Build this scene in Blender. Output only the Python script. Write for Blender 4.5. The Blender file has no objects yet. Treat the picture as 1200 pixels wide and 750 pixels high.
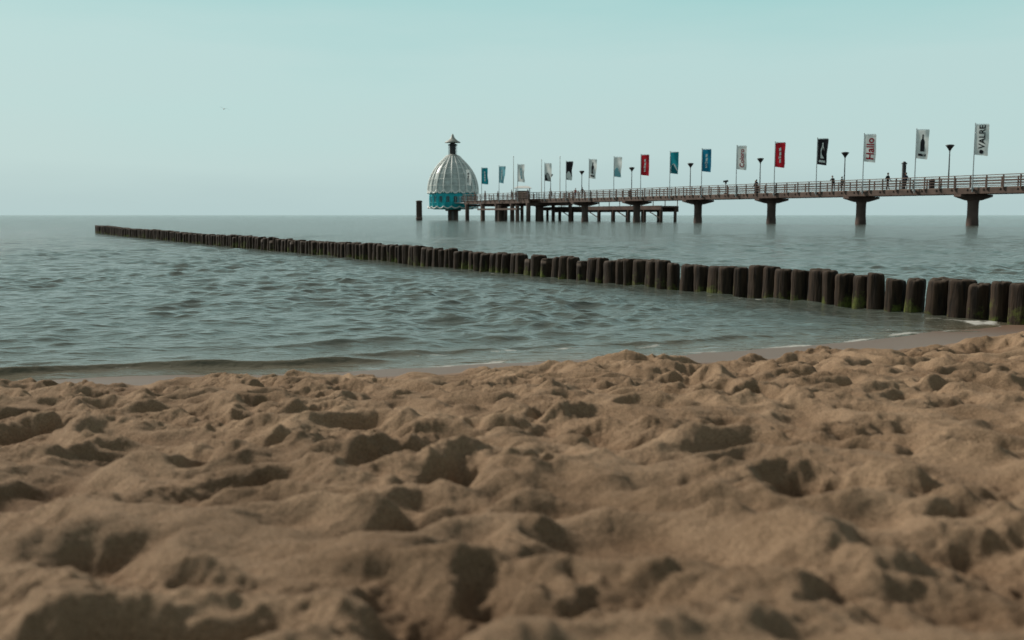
import bpy, math, random
import numpy as np
from mathutils import Vector, Matrix
random.seed(7); rng=np.random.default_rng(31)
S=bpy.context.scene
COL=S.collection

# ------------------------------------------------------------------ noise
def _h(ix,iy,seed):
    h=((ix*374761393+iy*668265263+seed*1442695041)&0xffffffff).astype(np.uint32)
    h=(h^(h>>np.uint32(13)))*np.uint32(1274126177)
    h=h^(h>>np.uint32(16))
    return h.astype(np.float32)*(2*np.pi/4294967296.0)
def P(x,y,seed=0):
    fx=np.floor(x);fy=np.floor(y)
    ix=fx.astype(np.int64);iy=fy.astype(np.int64)
    dx=(x-fx).astype(np.float32);dy=(y-fy).astype(np.float32)
    def g(a,b):
        an=_h(ix+a,iy+b,seed)
        return np.cos(an)*(dx-a)+np.sin(an)*(dy-b)
    u=dx*dx*dx*(dx*(dx*6-15)+10);v=dy*dy*dy*(dy*(dy*6-15)+10)
    return ((g(0,0)*(1-u)+g(1,0)*u)*(1-v)+(g(0,1)*(1-u)+g(1,1)*u)*v)*1.4
def fbm(x,y,o,seed=0):
    r=0;a=1;t=0
    for i in range(o):
        r=r+a*P(x*2**i+i*17.3,y*2**i+i*9.1,seed+i);t+=a;a*=.5
    return r/t
def sstep(a,b,x):
    t=np.clip((x-a)/(b-a),0,1);return t*t*(3-2*t)

# ------------------------------------------------------------------ materials
def mat(name,base,rough=.7,var=.25,scale=3.0,metal=0.0,bump=0.0,spec=.4,transl=0.0):
    m=bpy.data.materials.new(name);m.use_nodes=True
    nt=m.node_tree;N=nt.nodes;L=nt.links
    b=N['Principled BSDF'];b.inputs['Roughness'].default_value=rough
    b.inputs['Metallic'].default_value=metal
    b.inputs['Specular IOR Level'].default_value=spec
    tc=N.new('ShaderNodeTexCoord');no=N.new('ShaderNodeTexNoise')
    no.inputs['Scale'].default_value=scale;no.inputs['Detail'].default_value=6
    L.new(tc.outputs['Object'],no.inputs['Vector'])
    cr=N.new('ShaderNodeValToRGB')
    cr.color_ramp.elements[0].position=.3;cr.color_ramp.elements[1].position=.7
    cr.color_ramp.elements[0].color=tuple(c*(1-var) for c in base)+(1,)
    cr.color_ramp.elements[1].color=tuple(min(1,c*(1+var)) for c in base)+(1,)
    L.new(no.outputs['Fac'],cr.inputs['Fac']);L.new(cr.outputs['Color'],b.inputs['Base Color'])
    if bump>0:
        bp=N.new('ShaderNodeBump');bp.inputs['Distance'].default_value=bump
        L.new(no.outputs['Fac'],bp.inputs['Height']);L.new(bp.outputs['Normal'],b.inputs['Normal'])
    if transl>0:
        tr=N.new('ShaderNodeBsdfTranslucent');L.new(cr.outputs['Color'],tr.inputs['Color'])
        ms=N.new('ShaderNodeMixShader');ms.inputs[0].default_value=transl
        L.new(b.outputs[0],ms.inputs[1]);L.new(tr.outputs[0],ms.inputs[2]);L.new(ms.outputs[0],N['Material Output'].inputs['Surface'])
    return m

# ------------------------------------------------------------------ mesh builder
class MB:
    def __init__(s): s.v=[];s.f=[];s.m=[];s.sm=[]
    def add(s,vs,fs,mi=0,smooth=False):
        o=len(s.v);s.v.extend([tuple(p) for p in vs])
        for f in fs: s.f.append(tuple(i+o for i in f));s.m.append(mi);s.sm.append(smooth)
    def box(s,c,d,mi=0,M=None):
        x,y,z=c;a,b,e=d[0]/2,d[1]/2,d[2]/2
        vs=[Vector((x+i*a,y+j*b,z+k*e)) for i in(-1,1) for j in(-1,1) for k in(-1,1)]
        if M: vs=[M@p for p in vs]
        s.add(vs,[(0,1,3,2),(4,6,7,5),(0,4,5,1),(2,3,7,6),(0,2,6,4),(1,5,7,3)],mi)
    def tube(s,p0,p1,r0,r1,n=10,mi=0,M=None,caps=True,smooth=True):
        p0=Vector(p0);p1=Vector(p1);d=(p1-p0).normalized()
        a=d.orthogonal().normalized();b=d.cross(a)
        vs=[]
        for p,r in((p0,r0),(p1,r1)):
            for i in range(n):
                t=2*math.pi*i/n;vs.append(p+a*math.cos(t)*r+b*math.sin(t)*r)
        if M: vs=[M@p for p in vs]
        fs=[(i,(i+1)%n,n+(i+1)%n,n+i) for i in range(n)]
        s.add(vs,fs,mi,smooth)
        if caps: s.add(vs,[tuple(range(n-1,-1,-1)),tuple(range(n,2*n))],mi)
    def rev(s,prof,n=32,mi=0,M=None,smooth=True):
        vs=[];fs=[]
        for r,z in prof:
            for i in range(n):
                t=2*math.pi*i/n;vs.append(Vector((r*math.cos(t),r*math.sin(t),z)))
        if M: vs=[M@p for p in vs]
        for k in range(len(prof)-1):
            for i in range(n):
                j=(i+1)%n;fs.append((k*n+i,k*n+j,(k+1)*n+j,(k+1)*n+i))
        s.add(vs,fs,mi,smooth)
    def obj(s,name,mats,parent=None):
        me=bpy.data.meshes.new(name);me.from_pydata(s.v,[],s.f)
        for m in mats: me.materials.append(m)
        me.polygons.foreach_set('material_index',s.m);me.polygons.foreach_set('use_smooth',s.sm)
        me.update()
        o=bpy.data.objects.new(name,me);COL.objects.link(o)
        if parent: o.parent=parent
        return o
def empty(name,loc=(0,0,0)):
    o=bpy.data.objects.new(name,None);o.location=loc;o.empty_display_size=.2;COL.objects.link(o);return o
def grid_obj(name,X,Y,Z,attrs,m):
    ny,nx=X.shape
    me=bpy.data.meshes.new(name);n=nx*ny
    me.vertices.add(n);co=np.stack([X,Y,Z],-1).reshape(-1).astype(np.float32)
    me.vertices.foreach_set('co',co)
    a=np.arange(n).reshape(ny,nx)
    q=np.stack([a[:-1,:-1],a[:-1,1:],a[1:,1:],a[1:,:-1]],-1).reshape(-1,4)
    nf=len(q);me.loops.add(nf*4);me.polygons.add(nf)
    me.loops.foreach_set('vertex_index',q.reshape(-1).astype(np.int32))
    me.polygons.foreach_set('loop_start',np.arange(0,nf*4,4,dtype=np.int32))
    me.polygons.foreach_set('loop_total',np.full(nf,4,dtype=np.int32))
    me.polygons.foreach_set('use_smooth',np.ones(nf,dtype=bool))
    me.update(calc_edges=True)
    for k,v in attrs.items():
        at=me.attributes.new(k,'FLOAT','POINT');at.data.foreach_set('value',v.reshape(-1).astype(np.float32))
    me.materials.append(m)
    o=bpy.data.objects.new(name,me);COL.objects.link(o);return o

# ------------------------------------------------------------------ camera
CAMZ=1.10
cam=bpy.data.cameras.new('camera');co=bpy.data.objects.new('camera',cam);COL.objects.link(co)
co.location=(0,0,CAMZ);co.rotation_euler=(math.radians(90-6.02),0,0)
cam.lens=35;cam.sensor_width=36;cam.clip_start=.05;cam.clip_end=20000
cam.dof.use_dof=True;cam.dof.focus_distance=12;cam.dof.aperture_fstop=2.9
S.camera=co

# ------------------------------------------------------------------ light
az=math.radians(-58);el=math.radians(36)
sd=Vector((math.sin(az)*math.cos(el),math.cos(az)*math.cos(el),math.sin(el)))
sl=bpy.data.lights.new('sun','SUN');sl.energy=4.2;sl.angle=math.radians(9);sl.color=(1,.93,.82)
so=bpy.data.objects.new('sun',sl);COL.objects.link(so);so.rotation_euler=sd.to_track_quat('Z','Y').to_euler()
W=bpy.data.worlds.new('World');S.world=W;W.use_nodes=True
nt=W.node_tree;N=nt.nodes;L=nt.links
bg=N['Background'];bg.inputs['Strength'].default_value=.1
sky=N.new('ShaderNodeTexSky');sky.sky_type='NISHITA';sky.sun_disc=False
sky.sun_elevation=el;sky.sun_rotation=az;sky.air_density=1.2;sky.dust_density=3
tc=N.new('ShaderNodeTexCoord');sx=N.new('ShaderNodeSeparateXYZ');L.new(tc.outputs['Generated'],sx.inputs[0])
cn=N.new('ShaderNodeTexNoise');cn.inputs['Scale'].default_value=1.9;cn.inputs['Detail'].default_value=6
mp=N.new('ShaderNodeMapping');mp.inputs['Scale'].default_value=(1,1,6);L.new(tc.outputs['Generated'],mp.inputs[0]);L.new(mp.outputs[0],cn.inputs['Vector'])
ma=N.new('ShaderNodeMath');ma.operation='MULTIPLY_ADD';ma.inputs[1].default_value=.17;ma.inputs[2].default_value=-.085
L.new(cn.outputs['Fac'],ma.inputs[0])
ad=N.new('ShaderNodeMath');ad.operation='ADD';L.new(sx.outputs['Z'],ad.inputs[0]);L.new(ma.outputs[0],ad.inputs[1])
cr=N.new('ShaderNodeValToRGB');L.new(ad.outputs[0],cr.inputs['Fac'])
e=cr.color_ramp.elements
e[0].position=0;e[0].color=(.485,.64,.64,1)
e[1].position=1;e[1].color=(.15,.145,.14,1)
for p,c in((.06,(.53,.70,.69,1)),(.14,(.51,.715,.70,1)),(.23,(.375,.665,.655,1)),(.34,(.34,.49,.48,1)),(.5,(.22,.245,.235,1))):
    q=e.new(p);q.color=c
sc=N.new('ShaderNodeVectorMath');sc.operation='SCALE';sc.inputs['Scale'].default_value=9.3;L.new(cr.outputs['Color'],sc.inputs[0])
s2=N.new('ShaderNodeVectorMath');s2.operation='SCALE';s2.inputs['Scale'].default_value=.05;L.new(sky.outputs[0],s2.inputs[0])
av=N.new('ShaderNodeVectorMath');av.operation='ADD';L.new(sc.outputs[0],av.inputs[0]);L.new(s2.outputs[0],av.inputs[1])
L.new(av.outputs[0],bg.inputs['Color'])
S.view_settings.view_transform='Standard';S.view_settings.look='None';S.view_settings.exposure=0

# ------------------------------------------------------------------ shore
tx=np.arange(-450,450,.05)
ty=np.interp(tx,[-450,-20,-6,-3.35,0,2.1,4.4,5.4,12,40,90,450],[4.2,4.8,6.0,6.44,7.35,8.15,9.5,10.0,11.6,16,27,32])
kk=np.ones(25)/25;ty=np.convolve(np.pad(ty,12,mode='edge'),kk,'valid')
def Yw(x): return np.interp(x,tx,ty)+.07*np.sin(x*1.7+.6)+.04*np.sin(x*3.9)
def Td(x): return np.interp(x,[-10,-3,0,2,4.5,9,60],[.7,.7,.7,1.0,1.45,1.8,2.5])

def grow(start,step,g,end,cap=1e9):
    r=[start];s=step
    while r[-1]<end: r.append(r[-1]+s);s=min(s*g,cap)
    return r
yf=grow(.9,.0068,1.0,2.2)
yy=yf+grow(yf[-1],.0070,1.0022,10.5,.022)[1:]
yy=yy+grow(yy[-1],.03,1.12,7000)[1:]
yb=[-v+.9 for v in grow(0,.012,1.12,7000)[1:]][::-1]
yy=np.array(yb+yy)
xf=grow(0,.0072,1.0,.9);xp=xf+grow(xf[-1],.0075,1.0020,6.2,.016)[1:]
xp=xp+grow(xp[-1],.03,1.13,7000)[1:]
xx=np.array([-v for v in xp[1:]][::-1]+xp)
X,Y=np.meshgrid(xx,yy)
T=Yw(X)-Y
td=Td(X)+.12*P(X*1.1,Y*1.1,5)+.05*P(X*5,Y*5,6)
dry=sstep(td-.12,td+.40,T)
tt=np.clip(T,-40,14)
base=.07*tt+np.where(tt>0,.004*np.minimum(tt,8),0)+.050*dry*(1-.3*sstep(1,5,X))
wx=X+.16*P(X*1.9,Y*1.9,21)+.03*P(X*6,Y*6,23);wy=Y+.16*P(X*1.9+7,Y*1.9,22)+.03*P(X*6,Y*6,24)
def ab(n,e=.018): return np.sqrt(n*n+e)
h=.055*fbm(wx*1.15,wy*1.25,2,31)
h+=.105*(.33-ab(P(wx*2.0,wy*2.6,41))*1.4)
h+=.042*(.31-ab(P(wx*3.9,wy*4.8,45))*1.4)
h+=.022*fbm(wx*7,wy*7.5,2,51)
for i in range(1050):
    cx=rng.uniform(-6,7.5);cy=rng.uniform(.8,11)
    a=rng.uniform(0,math.pi)if rng.random()<.35 else rng.normal(.15,.35)
    La=rng.uniform(.08,.22);Wb=La*rng.uniform(.45,.75);d=La*rng.uniform(.17,.36)
    R=La*2.1
    i0,i1=np.searchsorted(yy,[cy-R,cy+R]);j0,j1=np.searchsorted(xx,[cx-R,cx+R])
    if i1-i0<3 or j1-j0<3: continue
    dx=X[i0:i1,j0:j1]-cx;dy=Y[i0:i1,j0:j1]-cy
    n1=.42*P(X[i0:i1,j0:j1]*7,Y[i0:i1,j0:j1]*7,300+i%7)+.13*P(X[i0:i1,j0:j1]*24,Y[i0:i1,j0:j1]*24,320+i%7)
    u=dx*math.cos(a)+dy*math.sin(a);v=-dx*math.sin(a)+dy*math.cos(a)
    r=np.sqrt((u/La)**2+(v/Wb)**2)+n1
    m=1-sstep(.15,1.12,r)
    sub=h[i0:i1,j0:j1]
    rim=.30*d*np.exp(-((r-1.28)/.38)**2)*np.clip(1+.4*u/La*rng.choice([-1,1]),.3,1.5)
    h[i0:i1,j0:j1]=sub*(1-.4*m)-d*m+rim
pit_shade=1-sstep(-.085,-.012,h+.012*P(X*3,Y*3,61))  # mask of low spots, for the pit shade painted into the sand
patch=sstep(-.15,.35,P(X*1.6,Y*1.6,71))
h+=.0095*fbm(wx*16,wy*16,2,81)*(.4+.9*patch)
h+=.0080*np.clip(P(X*27,Y*27,91)-.02,0,1)*(.2+patch)
h+=.0085*np.clip(P(X*50,Y*50,93)-.10,0,1)*(.25+patch)
h+=.0042*fbm(X*62,Y*62,2,95)
amp=.95+.15*sstep(6,2.5,Y) if False else 1.0
Z=base+h*dry*1.0+(1-dry)*.004*P(X*1.5,Y*1.5,99)
wet=1-sstep(-.05,.3,T-td+.03)
def sand_mat():
    m=bpy.data.materials.new('sand');m.use_nodes=True;nt=m.node_tree;N=nt.nodes;L=nt.links
    b=N['Principled BSDF'];b.inputs['Specular IOR Level'].default_value=.2
    tc=N.new('ShaderNodeTexCoord')
    n1=N.new('ShaderNodeTexNoise');n1.inputs['Scale'].default_value=1.7;n1.inputs['Detail'].default_value=9;n1.inputs['Roughness'].default_value=.70
    n2=N.new('ShaderNodeTexNoise');n2.inputs['Scale'].default_value=230;n2.inputs['Detail'].default_value=3
    n3=N.new('ShaderNodeTexNoise');n3.inputs['Scale'].default_value=45;n3.inputs['Detail'].default_value=7;n3.inputs['Roughness'].default_value=.75
    for n in(n1,n2,n3): L.new(tc.outputs['Object'],n.inputs['Vector'])
    r1=N.new('ShaderNodeValToRGB');r1.color_ramp.elements[0].position=.3;r1.color_ramp.elements[1].position=.70
    r1.color_ramp.elements[0].color=(.200,.128,.076,1);r1.color_ramp.elements[1].color=(.44,.305,.198,1)
    L.new(n1.outputs['Fac'],r1.inputs['Fac'])
    r2=N.new('ShaderNodeValToRGB');r2.color_ramp.elements[0].position=.32;r2.color_ramp.elements[1].position=.68
    r2.color_ramp.elements[0].color=(.45,.43,.40,1);r2.color_ramp.elements[1].color=(1.4,1.4,1.4,1)
    L.new(n2.outputs['Fac'],r2.inputs['Fac'])
    mx=N.new('ShaderNodeMix');mx.data_type='RGBA';mx.blend_type='MULTIPLY';mx.inputs['Factor'].default_value=.8
    L.new(r1.outputs[0],mx.inputs[6]);L.new(r2.outputs[0],mx.inputs[7])
    # shade of the hollows, painted in as a darker sand colour
    ap=N.new('ShaderNodeAttribute');ap.attribute_name='pit_shade'
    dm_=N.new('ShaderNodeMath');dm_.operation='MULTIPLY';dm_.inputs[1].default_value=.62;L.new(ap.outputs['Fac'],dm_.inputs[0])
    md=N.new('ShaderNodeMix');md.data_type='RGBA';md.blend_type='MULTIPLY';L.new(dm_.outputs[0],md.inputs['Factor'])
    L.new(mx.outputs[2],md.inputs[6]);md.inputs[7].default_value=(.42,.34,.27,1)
    at=N.new('ShaderNodeAttribute');at.attribute_name='wet'
    mw=N.new('ShaderNodeMix');mw.data_type='RGBA';L.new(at.outputs['Fac'],mw.inputs['Factor'])
    L.new(md.outputs[2],mw.inputs[6]);mw.inputs[7].default_value=(.165,.108,.078,1)
    L.new(mw.outputs[2],b.inputs['Base Color'])
    mr=N.new('ShaderNodeMapRange');L.new(at.outputs['Fac'],mr.inputs[0]);mr.inputs[3].default_value=.95;mr.inputs[4].default_value=.42
    L.new(mr.outputs[0],b.inputs['Roughness'])
    bh=N.new('ShaderNodeMath');bh.operation='MULTIPLY_ADD';bh.inputs[1].default_value=.3;L.new(n2.outputs['Fac'],bh.inputs[0]);L.new(n3.outputs['Fac'],bh.inputs[2])
    bp=N.new('ShaderNodeBump');bp.inputs['Distance'].default_value=.018
    st=N.new('ShaderNodeMapRange');L.new(at.outputs['Fac'],st.inputs[0]);st.inputs[3].default_value=.95;st.inputs[4].default_value=.06
    L.new(st.outputs[0],bp.inputs['Strength']);L.new(bh.outputs[0],bp.inputs['Height']);L.new(bp.outputs[0],b.inputs['Normal'])
    return m
grid_obj('sand_beach',X,Y,Z,{'wet':wet,'pit_shade':pit_shade},sand_mat())
del X,Y,Z,h,wx,wy,T,pit_shade

# ------------------------------------------------------------------ sea
ys=[3.6]
while ys[-1]<9000:
    y=ys[-1];ys.append(y+min(max(.2*y*y/1080,.014),.02*y))
ys=np.array(ys)
sp=list(np.linspace(0,.64,400))
sp=sp+grow(sp[-1],.003,1.09,9)[1:]
ss=np.array([-v for v in sp[1:]][::-1]+sp)
A,Yg=np.meshgrid(ss,ys);Xg=A*(Yg+3)
dYg=np.gradient(ys)[:,None]
T=Yw(Xg)-Yg
dep=np.clip(-T*.07,0,3)
Zg=np.zeros_like(Xg);DX=np.zeros_like(Xg);DY=np.zeros_like(Xg)
nw=66
gustA=.60+.85*sstep(-.35,.45,fbm(Xg*.22,Yg*.13,4,120))
for i in range(nw):
    lam=.14*(3.4/.14)**((i+rng.random())/nw)
    th=rng.normal(-1.25,.75)
    k=2*math.pi/lam;kx,ky=math.cos(th)*k,math.sin(th)*k
    sl_=.033 if lam<.8 else (.017 if lam<1.8 else .006)
    amp=sl_*lam/(2*math.pi)*rng.uniform(.6,1.4)
    att=1-sstep(.22,.5,dYg/lam)
    ph=kx*Xg+ky*Yg+rng.uniform(0,6.28)+2.2*P(Xg/lam*.24,Yg/lam*.24,200+i)
    w=amp*att*gustA
    Zg+=w*np.cos(ph);DX-=w*np.sin(ph)*math.cos(th)*.9;DY-=w*np.sin(ph)*math.sin(th)*.9
shal=.40+.60*sstep(.0,2.5,-T)
Zg*=shal;DX*=shal;DY*=shal
def roll(off,hgt,x0,x1,wd):
    c=-T-off-.10*P(Xg*.8,Yg*0+off,7)
    m=sstep(x0-1,x0+.5,Xg)*(1-sstep(x1-.6,x1+1.2,Xg))
    prof=np.where(c<0,np.exp(-(c/(wd*.45))**2),np.exp(-(c/(wd*1.6))**2))
    return hgt*m*prof*(.8+.5*P(Xg*1.2,Yg*.3,9))
Zg+=roll(.42,.060,-9,-1.5,.12)+roll(.75,.028,-1.2,2.6,.16)+roll(1.6,.02,-12,3,.3)
br=sstep(-.25,.3,P(Xg*1.9,Yg*1.9,141))
b2_=sstep(-.3,.35,P(Xg*7,Yg*7,143))
foam=np.exp(-np.abs(T+.05)/.12)*.9*sstep(-2.2,-.6,Xg)*(1-sstep(20,25,Xg))*(.55+.45*br)
foam+=.80*np.exp(-((-T-.62)/.10)**2)*sstep(-1.6,-.5,Xg)*(1-sstep(1.0,1.8,Xg))*(.35+.65*br)*(.65+.35*b2_)
foam+=.50*np.exp(-((-T-.36)/.05)**2)*sstep(-9,-6,Xg)*(1-sstep(-2,-1.2,Xg))*br
foam+=.75*np.exp(-((-T-.45)/.18)**2)*sstep(2.6,3.6,Xg)*(1-sstep(5,6,Xg))*(.45+.55*br)*(.6+.4*b2_)
g0=np.array([5.18,10.0]);gd=np.array([-30.9,51.7]);gl=np.hypot(*gd);gd=gd/gl
al=(Xg-g0[0])*gd[0]+(Yg-g0[1])*gd[1];pe=(Xg-g0[0])*gd[1]-(Yg-g0[1])*gd[0]
foam+=.66*np.exp(-((pe+.26)/.15)**2)*sstep(-2,0,al)*(1-sstep(20,55,al))*sstep(-.1,.35,P(Xg*.8,Yg*.8,55))*(.6+.4*b2_)
def water_mat():
    m=bpy.data.materials.new('sea_water');m.use_nodes=True;nt=m.node_tree;N=nt.nodes;L=nt.links
    b=N['Principled BSDF'];b.inputs['IOR'].default_value=1.33;b.inputs['Roughness'].default_value=.12
    g=N.new('ShaderNodeNewGeometry')
    a=N.new('ShaderNodeAttribute');a.attribute_name='shallow'
    f=N.new('ShaderNodeAttribute');f.attribute_name='foam'
    mx=N.new('ShaderNodeMix');mx.data_type='RGBA';L.new(a.outputs['Fac'],mx.inputs['Factor'])
    mx.inputs[6].default_value=(.076,.092,.078,1);mx.inputs[7].default_value=(.135,.110,.070,1)
    n=N.new('ShaderNodeTexNoise');n.inputs['Scale'].default_value=20;n.inputs['Detail'].default_value=8;n.inputs['Roughness'].default_value=.75
    L.new(g.outputs['Position'],n.inputs['Vector'])
    ml=N.new('ShaderNodeMath');ml.operation='ADD';L.new(n.outputs['Fac'],ml.inputs[0]);L.new(f.outputs['Fac'],ml.inputs[1])
    mr=N.new('ShaderNodeMapRange');L.new(ml.outputs[0],mr.inputs[0]);mr.inputs[1].default_value=1.0;mr.inputs[2].default_value=1.36
    mf=N.new('ShaderNodeMix');mf.data_type='RGBA';L.new(mr.outputs[0],mf.inputs['Factor'])
    L.new(mx.outputs[2],mf.inputs[6]);mf.inputs[7].default_value=(.46,.46,.43,1)
    L.new(mf.outputs[2],b.inputs['Base Color'])
    rr=N.new('ShaderNodeMapRange');L.new(mr.outputs[0],rr.inputs[0]);rr.inputs[3].default_value=.12;rr.inputs[4].default_value=.7
    L.new(rr.outputs[0],b.inputs['Roughness'])
    mp=N.new('ShaderNodeMapping');mp.inputs['Scale'].default_value=(.7,1.3,1);L.new(g.outputs['Position'],mp.inputs[0])
    r1=N.new('ShaderNodeTexNoise');r1.inputs['Scale'].default_value=6.5;r1.inputs['Detail'].default_value=6
    r2=N.new('ShaderNodeTexNoise');r2.inputs['Scale'].default_value=1.5;r2.inputs['Detail'].default_value=6;r2.inputs['Roughness'].default_value=.6
    L.new(mp.outputs[0],r1.inputs['Vector']);L.new(mp.outputs[0],r2.inputs['Vector'])
    b1=N.new('ShaderNodeBump');b1.inputs['Distance'].default_value=.035;b1.inputs['Strength'].default_value=.9;L.new(r1.outputs['Fac'],b1.inputs['Height'])
    fa=N.new('ShaderNodeAttribute');fa.attribute_name='far'
    b2=N.new('ShaderNodeBump');b2.inputs['Distance'].default_value=.26;L.new(fa.outputs['Fac'],b2.inputs['Strength']);L.new(r2.outputs['Fac'],b2.inputs['Height'])
    L.new(b1.outputs[0],b2.inputs['Normal']);L.new(b2.outputs[0],b.inputs['Normal'])
    return m
shallow=np.exp(-dep/.05)
farA=.15+.8*sstep(10,40,Yg)
grid_obj('sea_water',Xg+DX,Yg+DY,Zg,{'shallow':shallow,'foam':foam,'far':farA},water_mat())
del Xg,Yg,Zg,DX,DY,T,A

# ------------------------------------------------------------------ groyne
def groyne_mat():
    m=bpy.data.materials.new('groyne_timber');m.use_nodes=True;nt=m.node_tree;N=nt.nodes;L=nt.links
    b=N['Principled BSDF'];b.inputs['Roughness'].default_value=.8;b.inputs['Specular IOR Level'].default_value=.2
    g=N.new('ShaderNodeNewGeometry')
    mp=N.new('ShaderNodeMapping');mp.inputs['Scale'].default_value=(22,22,2.5);L.new(g.outputs['Position'],mp.inputs[0])
    n=N.new('ShaderNodeTexNoise');n.inputs['Scale'].default_value=1;n.inputs['Detail'].default_value=7;L.new(mp.outputs[0],n.inputs['Vector'])
    r=N.new('ShaderNodeValToRGB');r.color_ramp.elements[0].position=.35;r.color_ramp.elements[1].position=.75
    r.color_ramp.elements[0].color=(.009,.006,.004,1);r.color_ramp.elements[1].color=(.052,.032,.020,1);L.new(n.outputs['Fac'],r.inputs['Fac'])
    n2=N.new('ShaderNodeTexNoise');n2.inputs['Scale'].default_value=2.1;n2.inputs['Detail'].default_value=7;n2.inputs['Roughness'].default_value=.8;L.new(g.outputs['Position'],n2.inputs['Vector'])
    sx=N.new('ShaderNodeSeparateXYZ');L.new(g.outputs['Position'],sx.inputs[0])
    z=N.new('ShaderNodeMapRange');L.new(sx.outputs['Z'],z.inputs[0]);z.inputs[1].default_value=.36;z.inputs[2].default_value=.03;z.inputs[3].default_value=-.13;z.inputs[4].default_value=.065
    ad=N.new('ShaderNodeMath');ad.operation='ADD';L.new(n2.outputs['Fac'],ad.inputs[0]);L.new(z.outputs[0],ad.inputs[1])
    am=N.new('ShaderNodeMapRange');L.new(ad.outputs[0],am.inputs[0]);am.inputs[1].default_value=.54;am.inputs[2].default_value=.68
    mx=N.new('ShaderNodeMix');mx.data_type='RGBA';L.new(am.outputs[0],mx.inputs['Factor']);L.new(r.outputs[0],mx.inputs[6]);mx.inputs[7].default_value=(.085,.105,.018,1)
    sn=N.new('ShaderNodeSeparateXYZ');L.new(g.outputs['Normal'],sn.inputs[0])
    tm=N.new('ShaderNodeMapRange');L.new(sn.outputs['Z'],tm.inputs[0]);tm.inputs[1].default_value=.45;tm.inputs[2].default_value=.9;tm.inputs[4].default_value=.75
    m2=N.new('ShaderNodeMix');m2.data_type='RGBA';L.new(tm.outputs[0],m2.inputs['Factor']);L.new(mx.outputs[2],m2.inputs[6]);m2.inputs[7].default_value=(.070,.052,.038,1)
    L.new(m2.outputs[2],b.inputs['Base Color'])
    bp=N.new('ShaderNodeBump');bp.inputs['Distance'].default_value=.02;L.new(n.outputs['Fac'],bp.inputs['Height']);L.new(bp.outputs[0],b.inputs['Normal'])
    return m
V=[];F=[];off=0;s=-4.2;idx=0
while s<gl:
    r=random.uniform(.100,.150)
    if s>30: r*=1.05
    wob=.05*math.sin(s*.35)+.12*math.sin(s*.09+1)
    cx=g0[0]+gd[0]*s+gd[1]*(wob+random.uniform(-.03,.03));cy=g0[1]+gd[1]*s-gd[0]*(wob+random.uniform(-.03,.03))
    ht=.385+random.uniform(-.03,.025)+.02*math.sin(s*.5)+ .09*max(0,(s-35)/25)
    if s<0: ht+=-s*.02
    if random.random()<.07: ht-=.05
    ns=26 if s<22 else 12
    tx_,ty_=random.uniform(-.05,.05),random.uniform(-.05,.05)
    zl=[-.6,-.1,0,.05,.1,.16,.22,.28,ht-.05,ht-.026,ht-.010,ht-.001,ht+.002,ht]
    rl=[1.05,1.05,1.05,1.04,1.03,1.02,1.0,1.0,.99,.965,.90,.80,.5,.01]
    ph=[random.uniform(0,6.28) for _ in range(4)]
    slope=random.uniform(-.16,.16);sdir=random.uniform(0,6.28)
    for z,q in zip(zl,rl):
        for i in range(ns):
            a=2*math.pi*i/ns
            rr=r*q*(1+.06*math.sin(2*a+ph[0])+.045*math.sin(3*a+ph[1])+.028*math.sin(7*a+ph[2])+.016*math.sin(z*30+ph[3]+2*a))
            zz=z+((slope*rr*math.cos(a-sdir)+.006*math.sin(5*a+ph[1])) if z>ht-.06 else 0)
            V.append((cx+rr*math.cos(a)+tx_*z,cy+rr*math.sin(a)+ty_*z,zz))
    nr=len(zl)
    for k in range(nr-1):
        for i in range(ns):
            j=(i+1)%ns;F.append((off+k*ns+i,off+k*ns+j,off+(k+1)*ns+j,off+(k+1)*ns+i))
    off+=nr*ns
    s+=2*r+random.uniform(.005,.035)+(.06 if random.random()<.08 else 0);idx+=1
me=bpy.data.meshes.new('timber_groyne');me.from_pydata(V,[],F);me.materials.append(groyne_mat())
me.polygons.foreach_set('use_smooth',[True]*len(F));me.update()
COL.objects.link(bpy.data.objects.new('timber_groyne',me))

# ------------------------------------------------------------------ pier
PX,PY=47.85,104.0;BAY=14.73
D=Vector((-7.12,12.9,0)).normalized();C=Vector((D.y,-D.x,0))
def pp(s,c,z): return Vector((PX,PY,0))+D*s+C*c+Vector((0,0,z))
PM=Matrix(((D.x,C.x,0,PX),(D.y,C.y,0,PY),(0,0,1,0),(0,0,0,1)))
def pbox(mb,s0,s1,c0,c1,z0,z1,mi=0): mb.box(((s0+s1)/2,(c0+c1)/2,(z0+z1)/2),(s1-s0,c1-c0,z1-z0),mi,PM)
m_wood=mat('pier_wood',(.098,.066,.054),.85,.35,1.2)
m_woodl=mat('pier_rail_wood',(.18,.13,.105),.8,.25,1.5)
m_conc=mat('pier_pillar',(.105,.070,.060),.85,.4,.7)
m_dark=mat('dark_metal',(.035,.032,.034),.5,.2,3)
m_grey=mat('galvanised_metal',(.30,.32,.33),.4,.15,3,.3)
m_white=mat('white_paint',(.68,.70,.68),.5,.08,1.5)
pier=empty('pier')
S0=-82.0;S1=BAY*7.56;HW=2.35;ZD=3.9
d=MB()
pbox(d,S0,S1,-HW,HW,ZD-.12,ZD)
for c in(-HW+.1,-.8,.8,HW-.1): pbox(d,S0,S1,c-.14,c+.14,ZD-.66,ZD-.123)
x=S0
while x<S1-.3:
    pbox(d,x,x+.16,-HW-.12,HW+.12,ZD-.30,ZD-.126);x+=1.84
pbox(d,BAY*5.75,BAY*7.5,-4.6,-HW-.15,ZD-.14,ZD-.004);pbox(d,BAY*5.75,BAY*7.5,HW+.15,5.0,ZD-.14,ZD-.004)
for c in(-4.4,4.7): pbox(d,BAY*5.75,BAY*7.5,c-.14,c+.14,ZD-.7,ZD-.143)
d.obj('deck',[m_wood],pier)
d=MB()
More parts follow.
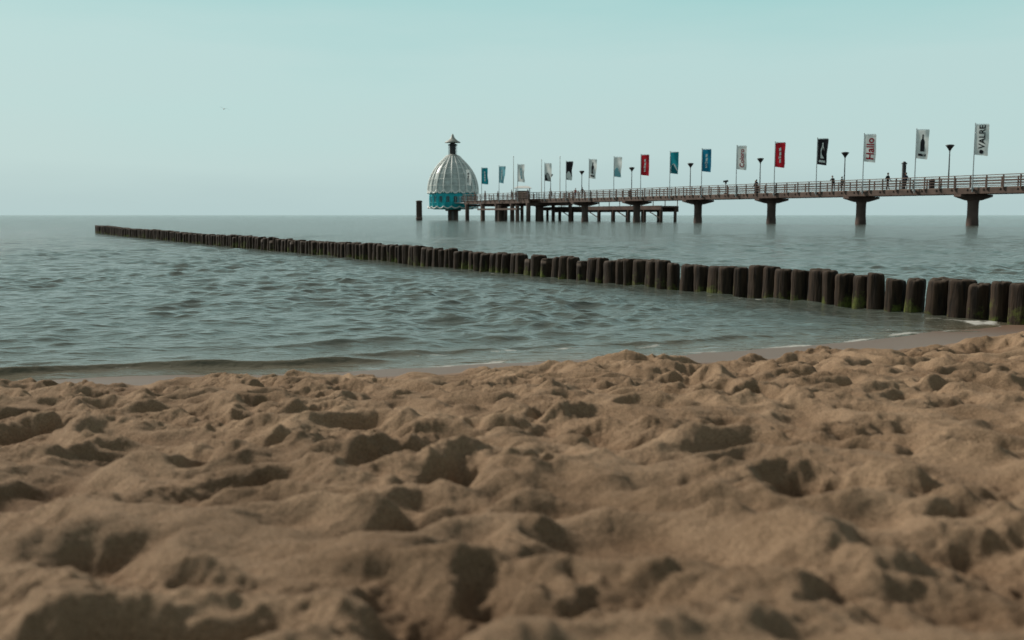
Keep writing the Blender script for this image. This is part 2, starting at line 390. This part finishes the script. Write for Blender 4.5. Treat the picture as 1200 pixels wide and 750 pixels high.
pbox(d,S0,S1,-HW-.03,-HW-.002,ZD-.34,ZD-.02);pbox(d,S0,S1,HW+.002,HW+.03,ZD-.34,ZD-.02)
d.obj('edge_boards',[m_woodl],pier)
r=MB()
def rail(mb,s0,s1,c,ax='s'):
    n=max(1,int(round((s1-s0)/1.84)))
    for i in range(n+1):
        s=s0+(s1-s0)*i/n
        pbox(mb,s-.06,s+.06,c-.05,c+.05,ZD-.3,ZD+1.12)
    pbox(mb,s0,s1,c-.09,c+.09,ZD+1.123,ZD+1.20,1)
    for z in(.28,.56,.84): pbox(mb,s0,s1,c-.022,c+.022,ZD+z-.045,ZD+z+.045)
rail(r,S0,BAY*5.75,-HW-.14);rail(r,S0,BAY*5.75,HW+.14)
rail(r,BAY*5.75,BAY*7.5,-4.7);rail(r,BAY*5.75,BAY*7.5,5.1)
for s_,c0,c1 in((BAY*5.75,-4.7,-HW-.2),(BAY*5.75,HW+.2,5.1),(BAY*7.53,-4.7,-1.2),(BAY*7.53,1.2,5.1)):
    for z in(.28,.56,.84,1.15): pbox(r,s_-.03,s_+.03,c0,c1,ZD+z-.045,ZD+z+.045)
    for q in range(3): 
        cc=c0+(c1-c0)*(q+.5)/3;pbox(r,s_-.055,s_+.055,cc-.05,cc+.05,ZD-.05,ZD+1.1)
r.obj('railing',[m_wood,m_woodl],pier)
pl=MB()
for n in range(-5,8):
    s=n*BAY;p=pp(s,0,0)
    pl.rev([(.62,-3),(.62,.0),(.60,.5),(.55,.9),(.55,2.35),(.62,2.62)],20,0,Matrix.Translation(p))
    w=2.55;hh=.42
    vs=[(s-hh,-w,3.22),(s-hh,w,3.22),(s-hh,w,2.98),(s-hh,.75,2.6),(s-hh,-.75,2.6),(s-hh,-w,2.98)]
    vs=[PM@Vector(v) for v in vs]+[PM@Vector((v[0]+2*hh,v[1],v[2])) for v in vs]
    pl.add(vs,[(0,1,2,3,4,5),(11,10,9,8,7,6)]+[(i,i+6,(i+1)%6+6,(i+1)%6) for i in range(6)])
for n in(5.8,6.2,6.6,7.0,7.45):
    for c in(-4.2,4.5):
        pl.tube(pp(n*BAY,c,-3),pp(n*BAY,c,3.2),.42 if c<0 else .35,.40 if c<0 else .33,12)
    pbox(pl,n*BAY-.2,n*BAY+.2,-4.6,4.9,2.80,3.19)
pl.obj('pillars',[m_conc],pier)
ld=MB()
a0,a1=BAY*4.05,BAY*6.7
pbox(ld,a0,a1,5.4,8.6,2.30,2.55);pbox(ld,a0,a1,5.3,5.39,1.95,2.6);pbox(ld,a0,a1,8.61,8.75,1.6,2.5)
s=a0+.4
while s<a1:
    for c in(5.6,8.4): ld.tube(pp(s,c,-3),pp(s,c,2.3),.26,.26,10)
    s+=4.4
s=a0
while s<=a1:
    pbox(ld,s-.05,s+.05,8.45,8.55,2.55,3.5);s+=3.2
pbox(ld,a0,a1,8.45,8.55,3.42,3.5)
s=a0+.4
while s+4.4<a1:
    ld.tube(pp(s,5.6,.5),pp(s+4.4,5.6,2.1),.09,.09,6);s+=8.8
for i in range(9):
    pbox(ld,BAY*6.0+i*.32,BAY*6.0+i*.32+.30,5.15,6.5,ZD-.17*(i+1)-.06,ZD-.17*(i+1))
for n in(5.9,6.35,6.8): ld.tube(pp(n*BAY,-5.6,-3),pp(n*BAY,-5.6,2.9),.38,.36,12)
pbox(ld,BAY*5.85,BAY*6.9,-6.1,-4.9,2.0,2.32)
ld.obj('boat_landing',[m_wood],pier)
gw=MB()
pbox(gw,BAY*7.5,BAY*8.28,-1.2,1.2,3.5,3.75)
for c in(-1.15,1.15):
    for z in(.3,.6,.9,1.15): pbox(gw,BAY*7.57,BAY*8.27,c-.02,c+.02,3.75+z-.03,3.75+z+.03)
    for i in range(6): s=BAY*7.6+i*1.9;pbox(gw,s-.04,s+.04,c-.05,c+.05,3.75,4.87)
gw.obj('gangway',[m_grey],pier)

mb=MB();mb.rev([(.62,-3),(.60,3.7),(.66,3.72),(.66,3.95),(.5,4.05),(.02,4.1)],18,0,Matrix.Translation((-19.1,206,0)))
mb.rev([(.64,.2),(.70,.3),(.70,.5),(.64,.6)],18,0,Matrix.Translation((-19.1,206,0)))
mb.obj('mooring_pile',[m_conc])

# ------------------------------------------------------------------ diving gondola
m_dome=mat('gondola_glazing',(.45,.50,.49),.25,.3,.8,.0)
m_cap=mat('gondola_zinc',(.38,.39,.36),.5,.25,.8,.0)
m_rib=mat('gondola_rib_white',(.84,.85,.82),.5,.06,1)
m_teal=mat('gondola_teal',(.015,.48,.56),.45,.2,.8)
m_glass=mat('gondola_glass',(.02,.05,.06),.15,.2,1,0,0,.4)
GX,GY=-12.65,215.0
gon=empty('diving_gondola',(GX,GY,0))
def prof_r(z):
    return float(np.interp(z,[5.6,6.6,7.6,8.6,9.6,10.6,11.4,12.2,12.9,13.4],[5.22,5.20,5.08,4.82,4.42,3.88,3.28,2.58,1.86,1.28]))
NR=20
vs=[];fs=[];na=NR*12;zr=[i/26 for i in range(27)]
for q in zr:
    for i in range(na):
        a=2*math.pi*i/na;f=(i%12)/12.0
        low=6.55-.85*math.sin(math.pi*f)**.8
        z=low+(13.45-low)*q
        rad=prof_r(z)+.10*math.sin(math.pi*f)*(1-q*.6)+.05
        vs.append((rad*math.cos(a),rad*math.sin(a),z))
for k in range(26):
    for i in range(na):
        j=(i+1)%na;fs.append((k*na+i,k*na+j,(k+1)*na+j,(k+1)*na+i))
g=MB();g.add(vs,fs,0,True);g.obj('dome_petals',[m_dome],gon)
g=MB()
for i in range(NR):
    a=2*math.pi*i/NR
    zz=[5.75+(13.5-5.75)*k/16 for k in range(17)]
    for k in range(16):
        r0,r1=prof_r(zz[k])+.20,prof_r(zz[k+1])+.20
        g.tube((r0*math.cos(a),r0*math.sin(a),zz[k]),(r1*math.cos(a),r1*math.sin(a),zz[k+1]),.14,.14,6,0,None,False)
    pts=[]
    for k in range(13):
        f=k/12;aa=a+2*math.pi/NR*f;low=6.55-.85*math.sin(math.pi*f)**.8
        rr=prof_r(low)+.10*math.sin(math.pi*f)+.08;pts.append((rr*math.cos(aa),rr*math.sin(aa),low))
    for k in range(12): g.tube(pts[k],pts[k+1],.15,.15,5,0,None,False)
for z in(7.3,8.6,9.8,11.0,12.1):
    rr=prof_r(z)+.17;n=60
    for k in range(n):
        a,b_=2*math.pi*k/n,2*math.pi*(k+1)/n
        g.tube((rr*math.cos(a),rr*math.sin(a),z),(rr*math.cos(b_),rr*math.sin(b_),z),.06,.06,5,0,None,False)
g.obj('dome_ribs',[m_rib],gon)
g=MB()
g.rev([(0.1,2.25),(4.2,2.3),(4.75,2.6),(4.9,2.75),(4.9,3.0),(5.0,3.05),(5.0,6.7),(4.9,6.9)],80,0)
g.obj('cabin_wall',[m_teal],gon)
g=MB()
for i in range(NR):
    a=2*math.pi*(i+.5)/NR;M=Matrix.Rotation(a,4,'Z')
    n=8;w=.40
    pts=[(-w,3.75),(w,3.75)]+[(w*math.cos(math.pi*k/n),4.75+w*math.sin(math.pi*k/n)) for k in range(n+1)]
    g.add([M@Vector((5.03,y,z)) for y,z in pts],[tuple(range(len(pts)))],1)
    for k in range(len(pts)):
        p,q=pts[k],pts[(k+1)%len(pts)]
        if p==q: continue
        g.tube((5.04,p[0],p[1]),(5.04,q[0],q[1]),.05,.05,5,2,M,False)
    g.box((5.04,0,4.4),(.04,.05,1.5),2,M)
    M2=Matrix.Rotation(2*math.pi*i/NR,4,'Z');g.box((5.04,0,4.5),(.10,.14,3.2),2,M2)
    pts=[]
    for k in range(9):
        f=k/8;aa=2*math.pi*(i+f)/NR;rr=5.35
        pts.append((rr*math.cos(aa),rr*math.sin(aa),2.95-.42*math.sin(math.pi*f)))
    for k in range(8): g.tube(pts[k],pts[k+1],.12,.12,5,0,None,False)
    g.tube((4.95*math.cos(2*math.pi*i/NR),4.95*math.sin(2*math.pi*i/NR),2.95),pts[0],.06,.06,5,0,None,False)
g.obj('windows_and_skirt',[m_rib,m_glass,m_teal],gon)
g=MB()
g.rev([(1.42,13.3),(1.5,13.45),(1.5,13.65),(1.1,13.8),(.62,14.0)],28,0)
g.rev([(.62,14.0),(.60,15.9)],24,1)
for k in range(8):
    a=k*math.pi/4;g.tube((.85*math.cos(a),.85*math.sin(a),13.7),(.85*math.cos(a),.85*math.sin(a),15.9),.05,.05,6,1)
g.rev([(.95,15.85),(1.05,15.95),(.95,16.05),(.6,16.2)],24,1)
g.rev([(.5,16.1),(.5,16.5)],20,1)
g.rev([(.4,16.45),(1.68,16.42),(1.66,16.55),(1.1,16.85),(.62,17.25),(.36,17.6),(.26,17.95),(.16,18.15),(.01,18.3)],28,0)
g.obj('lantern_roof',[m_cap,m_dark],gon)
g=MB()
g.rev([(1.12,-3),(1.12,2.3)],28,0);g.rev([(1.5,1.95),(1.7,2.1),(1.7,2.28)],28,0)
for k in range(12):
    z=-.5+k*.25;g.box((0,-1.22,z),(.5,.06,.06),1)
g.obj('guide_column',[m_conc,m_grey],gon)

# ------------------------------------------------------------------ flags
fcols={'white':(.78,.82,.81),'black':(.022,.02,.024),'red':(.48,.018,.03),'teal':(.015,.26,.32),'blue':(.01,.19,.32),'sky':(.22,.50,.58)}
fm={k:mat('flag_'+k,v,.8,.1,2,transl=.5) for k,v in fcols.items()}
im={k:mat('flag_ink_'+k,v,.8,.1,2) for k,v in fcols.items()}
Wd=Vector((.93,-.36,0)).normalized();Nm=Vector((Wd.y,-Wd.x,0))
def textverts(t,boldy=0.01):
    cu=bpy.data.curves.new('t','FONT');cu.body=t;cu.size=1;cu.offset=boldy;cu.resolution_u=3
    ob=bpy.data.objects.new('t',cu);COL.objects.link(ob)
    bpy.context.view_layer.update()
    me=bpy.data.meshes.new_from_object(ob.evaluated_get(bpy.context.evaluated_depsgraph_get()))
    v=[(p.co.x,p.co.y) for p in me.vertices];f=[tuple(p.vertices) for p in me.polygons]
    bpy.data.objects.remove(ob);bpy.data.curves.remove(cu);bpy.data.meshes.remove(me)
    return v,f
def bottle(cx,z0,h,w):
    r=[(w,0),(w,.55),(.75*w,.66),(.32*w,.76),(.30*w,.94),(.36*w,.95),(.36*w,1)]
    L_=[(cx-a,z0+h*b) for a,b in r]
    R_=[(cx+a,z0+h*b) for a,b in r]
    return L_+R_[::-1]
FS=7.02
specs=[('white','T','VALRE','black'),('white','B',None,'black'),('white','T','Hallo','red'),('black','B',None,'white'),
('red','M',None,'white'),('white','T','Coloro','red'),('blue','M',None,'white'),('teal','H',None,'white'),('red','M',None,'white'),
('white','H',None,'sky'),('white','B',None,'black'),('black','H',None,'white'),('white','H',None,'black'),('white','M',None,'sky'),
('sky','M',None,'white'),('teal','M',None,'white'),('white','M',None,'black')]
for i,(bc,kind,txt,ink) in enumerate(specs):
    s=-1.8+FS*i
    c=-HW-.32 if s<BAY*5.75 else -4.95
    if c<-4: s-=1.5
    p=pp(s,c,0);root=empty('banner_flag',p)
    top=10.15-.008*i
    g=MB();g.tube((0,0,ZD-.5),(0,0,top),.062,.038,8);g.tube((0,0,top-.02),(Wd.x*1.22,Wd.y*1.22,top-.04),.022,.018,6)
    g.rev([(.01,top+.12),(.06,top+.08),(.06,top+.02),(.02,top)],8);g.box((0,.12,ZD-.15),(.22,.34,.16));g.box((0,.1,ZD+.6),(.16,.3,.1))
    g.obj('pole',[m_grey],root)
    fw,fh=1.22,2.95;z0=top-.08-fh
    ph=random.uniform(0,6);am=random.uniform(.10,.22);sw=random.uniform(-.22,.10)
    if i in(0,2,5): ph=1.0+i*.2;am=.07;sw=.04
    def dm(u,v,o=0):
        k=(u/fw);n=am*math.sin(2.6*u+1.5*v+ph)*min(1,k*1.5)+.05*math.sin(4*v+ph)*k+o
        uu=.05+u*(1-.06*math.sin(v*1.4+ph)**2*(1-v/fh)+sw*(1-v/fh))
        q=Wd*uu+Nm*n
        return (q.x,q.y,z0+v-.16*k*(1-v/fh))
    g=MB();nu,nv=12,22
    vs=[dm(fw*a/nu,fh*b/nv) for b in range(nv+1) for a in range(nu+1)]
    fs=[(b*(nu+1)+a,b*(nu+1)+a+1,(b+1)*(nu+1)+a+1,(b+1)*(nu+1)+a) for b in range(nv) for a in range(nu)]
    g.add(vs,fs,0,True);g.obj('banner',[fm[bc]],root)
    g=MB()
    for o in(.022,-.022):
        if kind=='T':
            v,f=textverts(txt,.02)
            xs=[a for a,b in v];ysv=[b for a,b in v];w=max(xs)-min(xs);hh=max(ysv)-min(ysv)
            sc_=min(2.3/w,.85/hh);ox,oy=min(xs),min(ysv)
            zb=.3 if txt!='VALRE' else .62
            vs=[dm(fw/2+hh*sc_/2-(b-oy)*sc_, zb+(a-ox)*sc_,o) for a,b in v];g.add(vs,f,0)
            if txt=='VALRE':
                pts=[(fw/2+.20*math.cos(t*math.pi/8),.34+.20*math.sin(t*math.pi/8)) for t in range(16)]
                g.add([dm(a,b,o) for a,b in pts],[tuple(range(16))],0)
        elif kind=='B':
            pts=bottle(fw/2,.75,1.75,.22);g.add([dm(a,b,o) for a,b in pts],[tuple(range(len(pts)))],0)
            g.add([dm(a,b,o) for a,b in[(.2,.28),(1.0,.28),(1.0,.52),(.2,.52)]],[(0,1,2,3)],0)
        elif kind=='M':
            for a0_,a1_,b0_,b1_ in((.50,.70,.50,.95),(.42,.72,1.05,1.28),(.50,.74,1.38,1.80),(.46,.70,1.92,2.3)):
                g.add([dm(a,b,o) for a,b in[(a0_,b0_),(a1_,b0_+.08),(a1_,b1_+.08),(a0_,b1_)]],[(0,1,2,3)],0)
        elif kind=='H':
            q=[(.04,.04)]+[(.04+(fw-.1)*t/8,.9+.5*math.sin(t*.5)) for t in range(9)]+[(fw-.06,.04)]
            g.add([dm(a,b,o) for a,b in q],[tuple(range(len(q)))],0)
    g.obj('print',[im[ink]],root)

for s,c,t in((BAY*6.32,3.0,11.2),(BAY*6.45,-1.9,11.8),(BAY*6.02,4.3,11.6)):
    root=empty('mast',pp(s,c,ZD))
    g=MB();g.tube((0,0,-.01),(0,0,t-ZD),.09,.05,8);g.rev([(.02,t-ZD+.18),(.10,t-ZD+.1),(.10,t-ZD)],8);g.box((0,0,.05),(.5,.5,.1));g.obj('pole',[m_white],root)
for n in range(-1,7):
    s=BAY*(n+.18)+2.5;root=empty('street_lamp',pp(s,HW+.32 if s<BAY*5.7 else 5.25,ZD))
    g=MB();g.tube((0,0,-.5),(0,0,4.1),.085,.055,10);g.box((0,-.12,-.15),(.2,.3,.2))
    g.tube((0,0,4.1),(0,0,4.35),.09,.09,10)
    g.obj('pole',[m_dark],root)
    g=MB()
    for sg in(-1,1): g.tube((0,0,4.15),(sg*.36,0,4.62),.035,.035,6)
    g.rev([(.10,4.2),(.16,4.3),(.34,4.60),(.46,4.70),(.46,4.76),(.3,4.82),(.02,4.84)],16)
    g.obj('lamp_head',[m_dark],root)

root=empty('information_column',pp(BAY*.62+1.4,HW-.35,ZD))
g=MB();g.box((0,0,1.45),(.34,.34,2.9));g.box((0,0,3.0),(.46,.46,.16));g.box((0,0,.08),(.5,.5,.16));g.rev([(.2,3.08),(.16,3.2),(.02,3.26)],12);g.obj('column',[m_dark],root)
for n in(.45,2.33,4.3):
    root=empty('litter_bin',pp(BAY*n,HW-.5,ZD))
    g=MB();g.rev([(.24,.02),(.30,.15),(.32,.95),(.34,.98),(.34,1.05),(.2,1.15),(.02,1.18)],16);g.obj('bin_body',[m_dark],root)
root=empty('coin_telescope',pp(BAY*2.45,-HW+.35,ZD))
g=MB();g.tube((0,0,0),(0,0,1.35),.07,.05,8);g.box((0,0,1.5),(.22,.22,.28));g.tube((-.35,0,1.66),(.3,0,1.74),.11,.14,10);g.rev([(.26,0.003),(.26,.06),(.1,.1)],12);g.obj('telescope',[m_dark],root)
root=empty('ticket_shelter',pp(BAY*6.75,2.6,ZD))
g=MB()
for a in(-1.3,1.3):
    for b in(-.9,.9): g.tube((a,b,0),(a,b,2.3),.06,.06,8)
g.obj('posts',[m_dark],root)
g=MB()
g.add([(-1.7,-1.3,2.3),(1.7,-1.3,2.3),(1.7,1.3,2.3),(-1.7,1.3,2.3),(-1.0,0,2.75),(1.0,0,2.75)],[(0,1,5,4),(1,2,5),(2,3,4,5),(3,0,4),(3,2,1,0)]);g.obj('roof',[m_white],root)
g=MB();g.box((0,.75,1.0),(2.4,.08,1.7));g.box((-.4,-.2,.5),(1.2,.6,1.0));g.obj('booth',[m_woodl],root)

# ------------------------------------------------------------------ people
skin=mat('skin',(.42,.24,.17),.6,.08,5)
hairs=[mat('hair_dark',(.02,.013,.01),.7,.2,9),mat('hair_blond',(.25,.16,.07),.7,.2,9)]
cl={k:mat('cloth_'+k,v,.9,.15,5) for k,v in {'navy':(.018,.022,.045),'black':(.015,.015,.017),'grey':(.12,.12,.12),'red':(.32,.03,.03),'beige':(.32,.27,.2),'white':(.6,.6,.58),'denim':(.04,.06,.12)}.items()}
def person(loc,head,pose='stand',top='navy',leg='black',hair=0,hgt=1.75):
    st={'walk':.22,'stand':.04,'lean':.05,'sit':0}[pose]
    J={}
    ly={'lean':.28}.get(pose,0)
    def sp_(z): return ly*max(0,(z-.95))/.6
    J['pel']=((0,0,.95),.125,'leg');J['bel']=((0,sp_(1.12),1.12),.12,'top');J['che']=((0,sp_(1.33),1.32),.145,'top')
    J['nb']=((0,sp_(1.46),1.46),.075,'top');J['nk']=((0,sp_(1.5)+.01,1.545),.052,'skin')
    E=[('pel','bel'),('bel','che'),('che','nb'),('nb','nk')]
    for sgn in(-1,1):
        k='L' if sgn<0 else 'R';f=sgn*st
        J['hip'+k]=((sgn*.095,0,.88),.088,'leg');J['kn'+k]=((sgn*.10,.045+f*.6,.50),.062,'leg')
        J['an'+k]=((sgn*.10,f*1.25-.01,.10+ (.05 if f<-.1 else 0)),.042,'leg');J['to'+k]=((sgn*.115,f*1.25+.15,.045),.040,'shoe')
        J['sh'+k]=((sgn*.175,sp_(1.42),1.41),.066,'top')
        if pose=='lean':
            J['el'+k]=((sgn*.24,sp_(1.4)+.16,1.20),.045,'top');J['wr'+k]=((sgn*.12,sp_(1.4)+.36,1.24),.032,'top')
        elif pose=='walk':
            J['el'+k]=((sgn*.235,-f*.35-.03,1.13),.045,'top');J['wr'+k]=((sgn*.24,-f*.9+.07,.90),.031,'top')
        else:
            J['el'+k]=((sgn*.235,-.04,1.13),.045,'top');J['wr'+k]=((sgn*.235,.03,.88),.031,'top')
        w=Vector(J['wr'+k][0]);el_=Vector(J['el'+k][0]);dd=(w-el_).normalized()
        J['ha'+k]=(tuple(w+dd*.075),.032,'skin')
        E+=[('pel','hip'+k),('hip'+k,'kn'+k),('kn'+k,'an'+k),('an'+k,'to'+k),('che','sh'+k),('sh'+k,'el'+k),('el'+k,'wr'+k),('wr'+k,'ha'+k)]
    names=list(J);ix={n:i for i,n in enumerate(names)}
    me=bpy.data.meshes.new('body');me.from_pydata([J[n][0] for n in names],[(ix[a],ix[b]) for a,b in E],[])
    ob=bpy.data.objects.new('tmp',me);COL.objects.link(ob)
    ob.modifiers.new('s','SKIN');sub=ob.modifiers.new('u','SUBSURF');sub.levels=1
    sv=me.skin_vertices[0].data
    for i,n in enumerate(names): rr=J[n][1];sv[i].radius=(rr*(1.25 if n in('che','bel','pel') else 1),rr);sv[i].use_root=(n=='pel')
    bpy.context.view_layer.update()
    m2=bpy.data.meshes.new_from_object(ob.evaluated_get(bpy.context.evaluated_depsgraph_get()))
    pts=[];lab=[]
    for a,b in E:
        A_=Vector(J[a][0]);B_=Vector(J[b][0])
        for t in(0,.25,.5,.75,1): pts.append(A_.lerp(B_,t));lab.append(J[b][2] if t>.4 else J[a][2])
    li={'leg':0,'top':1,'skin':2,'shoe':4}
    g=MB()
    for p in m2.polygons:
        c=p.center;k=min(range(len(pts)),key=lambda q:(pts[q]-c).length_squared)
        g.f.append(tuple(p.vertices));g.m.append(li[lab[k]]);g.sm.append(True)
    g.v=[tuple(v.co) for v in m2.vertices]
    bpy.data.objects.remove(ob);bpy.data.meshes.remove(me);bpy.data.meshes.remove(m2)
    for k in'LR':
        h_=Vector(J['ha'+k][0]);dd=(h_-Vector(J['wr'+k][0])).normalized();sg=-1 if k=='L' else 1
        side=Vector((0,1,0)) if pose!='lean' else Vector((0,0,1))
        inn=Vector((-sg,0,0))
        for q,ln in enumerate((.062,.072,.066,.052)):
            b0=h_+side*(.024-.016*q);b1=b0+dd*ln*.6+inn*.006;b2=b1+dd*ln*.5+inn*.02
            g.tube(b0,b1,.0095,.0088,6,2);g.tube(b1,b2,.0088,.007,6,2)
        t0=h_+side*.028-dd*.035;t1=t0+side*.028+dd*.03;g.tube(t0,t1,.012,.010,6,2);g.tube(t1,t1+dd*.03+inn*.006,.010,.008,6,2)
    hc=Vector((0,sp_(1.6)+.03,1.655))
    M=Matrix.Translation(hc)
    ph_=[(.004,-.118),(.035,-.112),(.055,-.09),(.066,-.05),(.074,-.005),(.078,.035),(.07,.075),(.045,.108),(.004,.118)]
    g.rev(ph_,18,2,M@Matrix.Scale(1.22,4,(0,1,0)))
    hp=[(.083,-.02),(.085,.035),(.077,.082),(.05,.116),(.003,.127)]
    g.rev(hp,18,3,M@Matrix.Translation((0,-.016,.004))@Matrix.Scale(1.2,4,(0,1,0)))
    g.rev([(.05,-.09),(.076,-.05),(.083,-.015)],14,3,M@Matrix.Translation((0,-.032,0)))
    g.tube(hc+Vector((0,.086,.012)),hc+Vector((0,.108,-.024)),.008,.013,6,2)
    for sg in(-1,1):
        g.box(tuple(hc+Vector((sg*.081,0,-.005))),(.012,.035,.055),2)
        g.box(tuple(hc+Vector((sg*.030,.089,.012))),(.02,.008,.009),4)
    g.box(tuple(hc+Vector((0,.083,-.058))),(.042,.008,.008),5)
    o=g.obj('person',[cl[leg],cl[top],skin,hairs[hair],cl['black'],cl['red']])
    o.location=loc;o.rotation_euler=(0,0,head);o.scale=(hgt/1.78,)*3
angD=math.atan2(D.y,D.x)-math.pi/2
def PE(s,c): return pp(s,c,ZD)
L_=[(.68,-1.2,angD+math.pi,'walk','black','black',0,1.9),(.53,-.9,angD,'walk','navy','black',0,1.85),
(1.16,-HW+.28,angD+math.pi/2+.2,'lean','black','denim',0,1.8),(1.13,-1.2,angD,'stand','grey','black',0,1.7),
(2.10,-1.3,angD+.1,'walk','navy','black',0,1.8),(2.18,-.4,angD,'walk','black','denim',1,1.7),
(4.9,-1.5,angD,'walk','black','black',0,1.8),(5.15,-.5,angD+3,'walk','red','denim',0,1.75),
(5.5,-HW+.3,angD+1.6,'lean','grey','black',1,1.7),(5.9,-3.5,angD+1.4,'stand','navy','denim',0,1.75),(6.0,-2.6,angD+1,'stand','beige','black',0,1.7),
(6.25,-3.9,angD+1.7,'stand','black','black',0,1.8),(6.5,-1,angD,'walk','grey','denim',0,1.75),(6.7,-3.2,angD+2,'stand','navy','black',1,1.68),
(6.95,-4.0,angD+1.5,'stand','black','denim',0,1.8),(7.1,-2.9,angD+.5,'stand','red','black',0,1.72),(7.3,-3.6,angD+1.2,'stand','black','black',0,1.78)]
for n,c,hd,po,tp,lg,hr,hg in L_: person(PE(n*BAY,c),hd,po,tp,lg,hr,hg)

# ------------------------------------------------------------------ gull
g=MB()
prof=[(.005,-.30),(.04,-.22),(.075,-.05),(.07,.08),(.045,.18),(.04,.24),(.015,.28),(.004,.33)]
g.rev(prof,10,0,Matrix.Rotation(math.radians(90),4,'Y'))
for sg in(-1,1):
    g.add([(.10,sg*.04,.03),(-.08,sg*.04,.03),(-.06,sg*.32,.14),(.11,sg*.32,.15),(-.10,sg*.68,.05),(-.02,sg*.66,.06)],[(0,1,2,3),(3,2,4,5)],1)
g.add([(-.22,0,.0),(-.40,.09,.0),(-.40,-.09,.0)],[(0,1,2)],0)
o=g.obj('seagull',[m_white,m_dark]);o.location=(-33.6,118,13.4);o.rotation_euler=(.2,0,1.9)
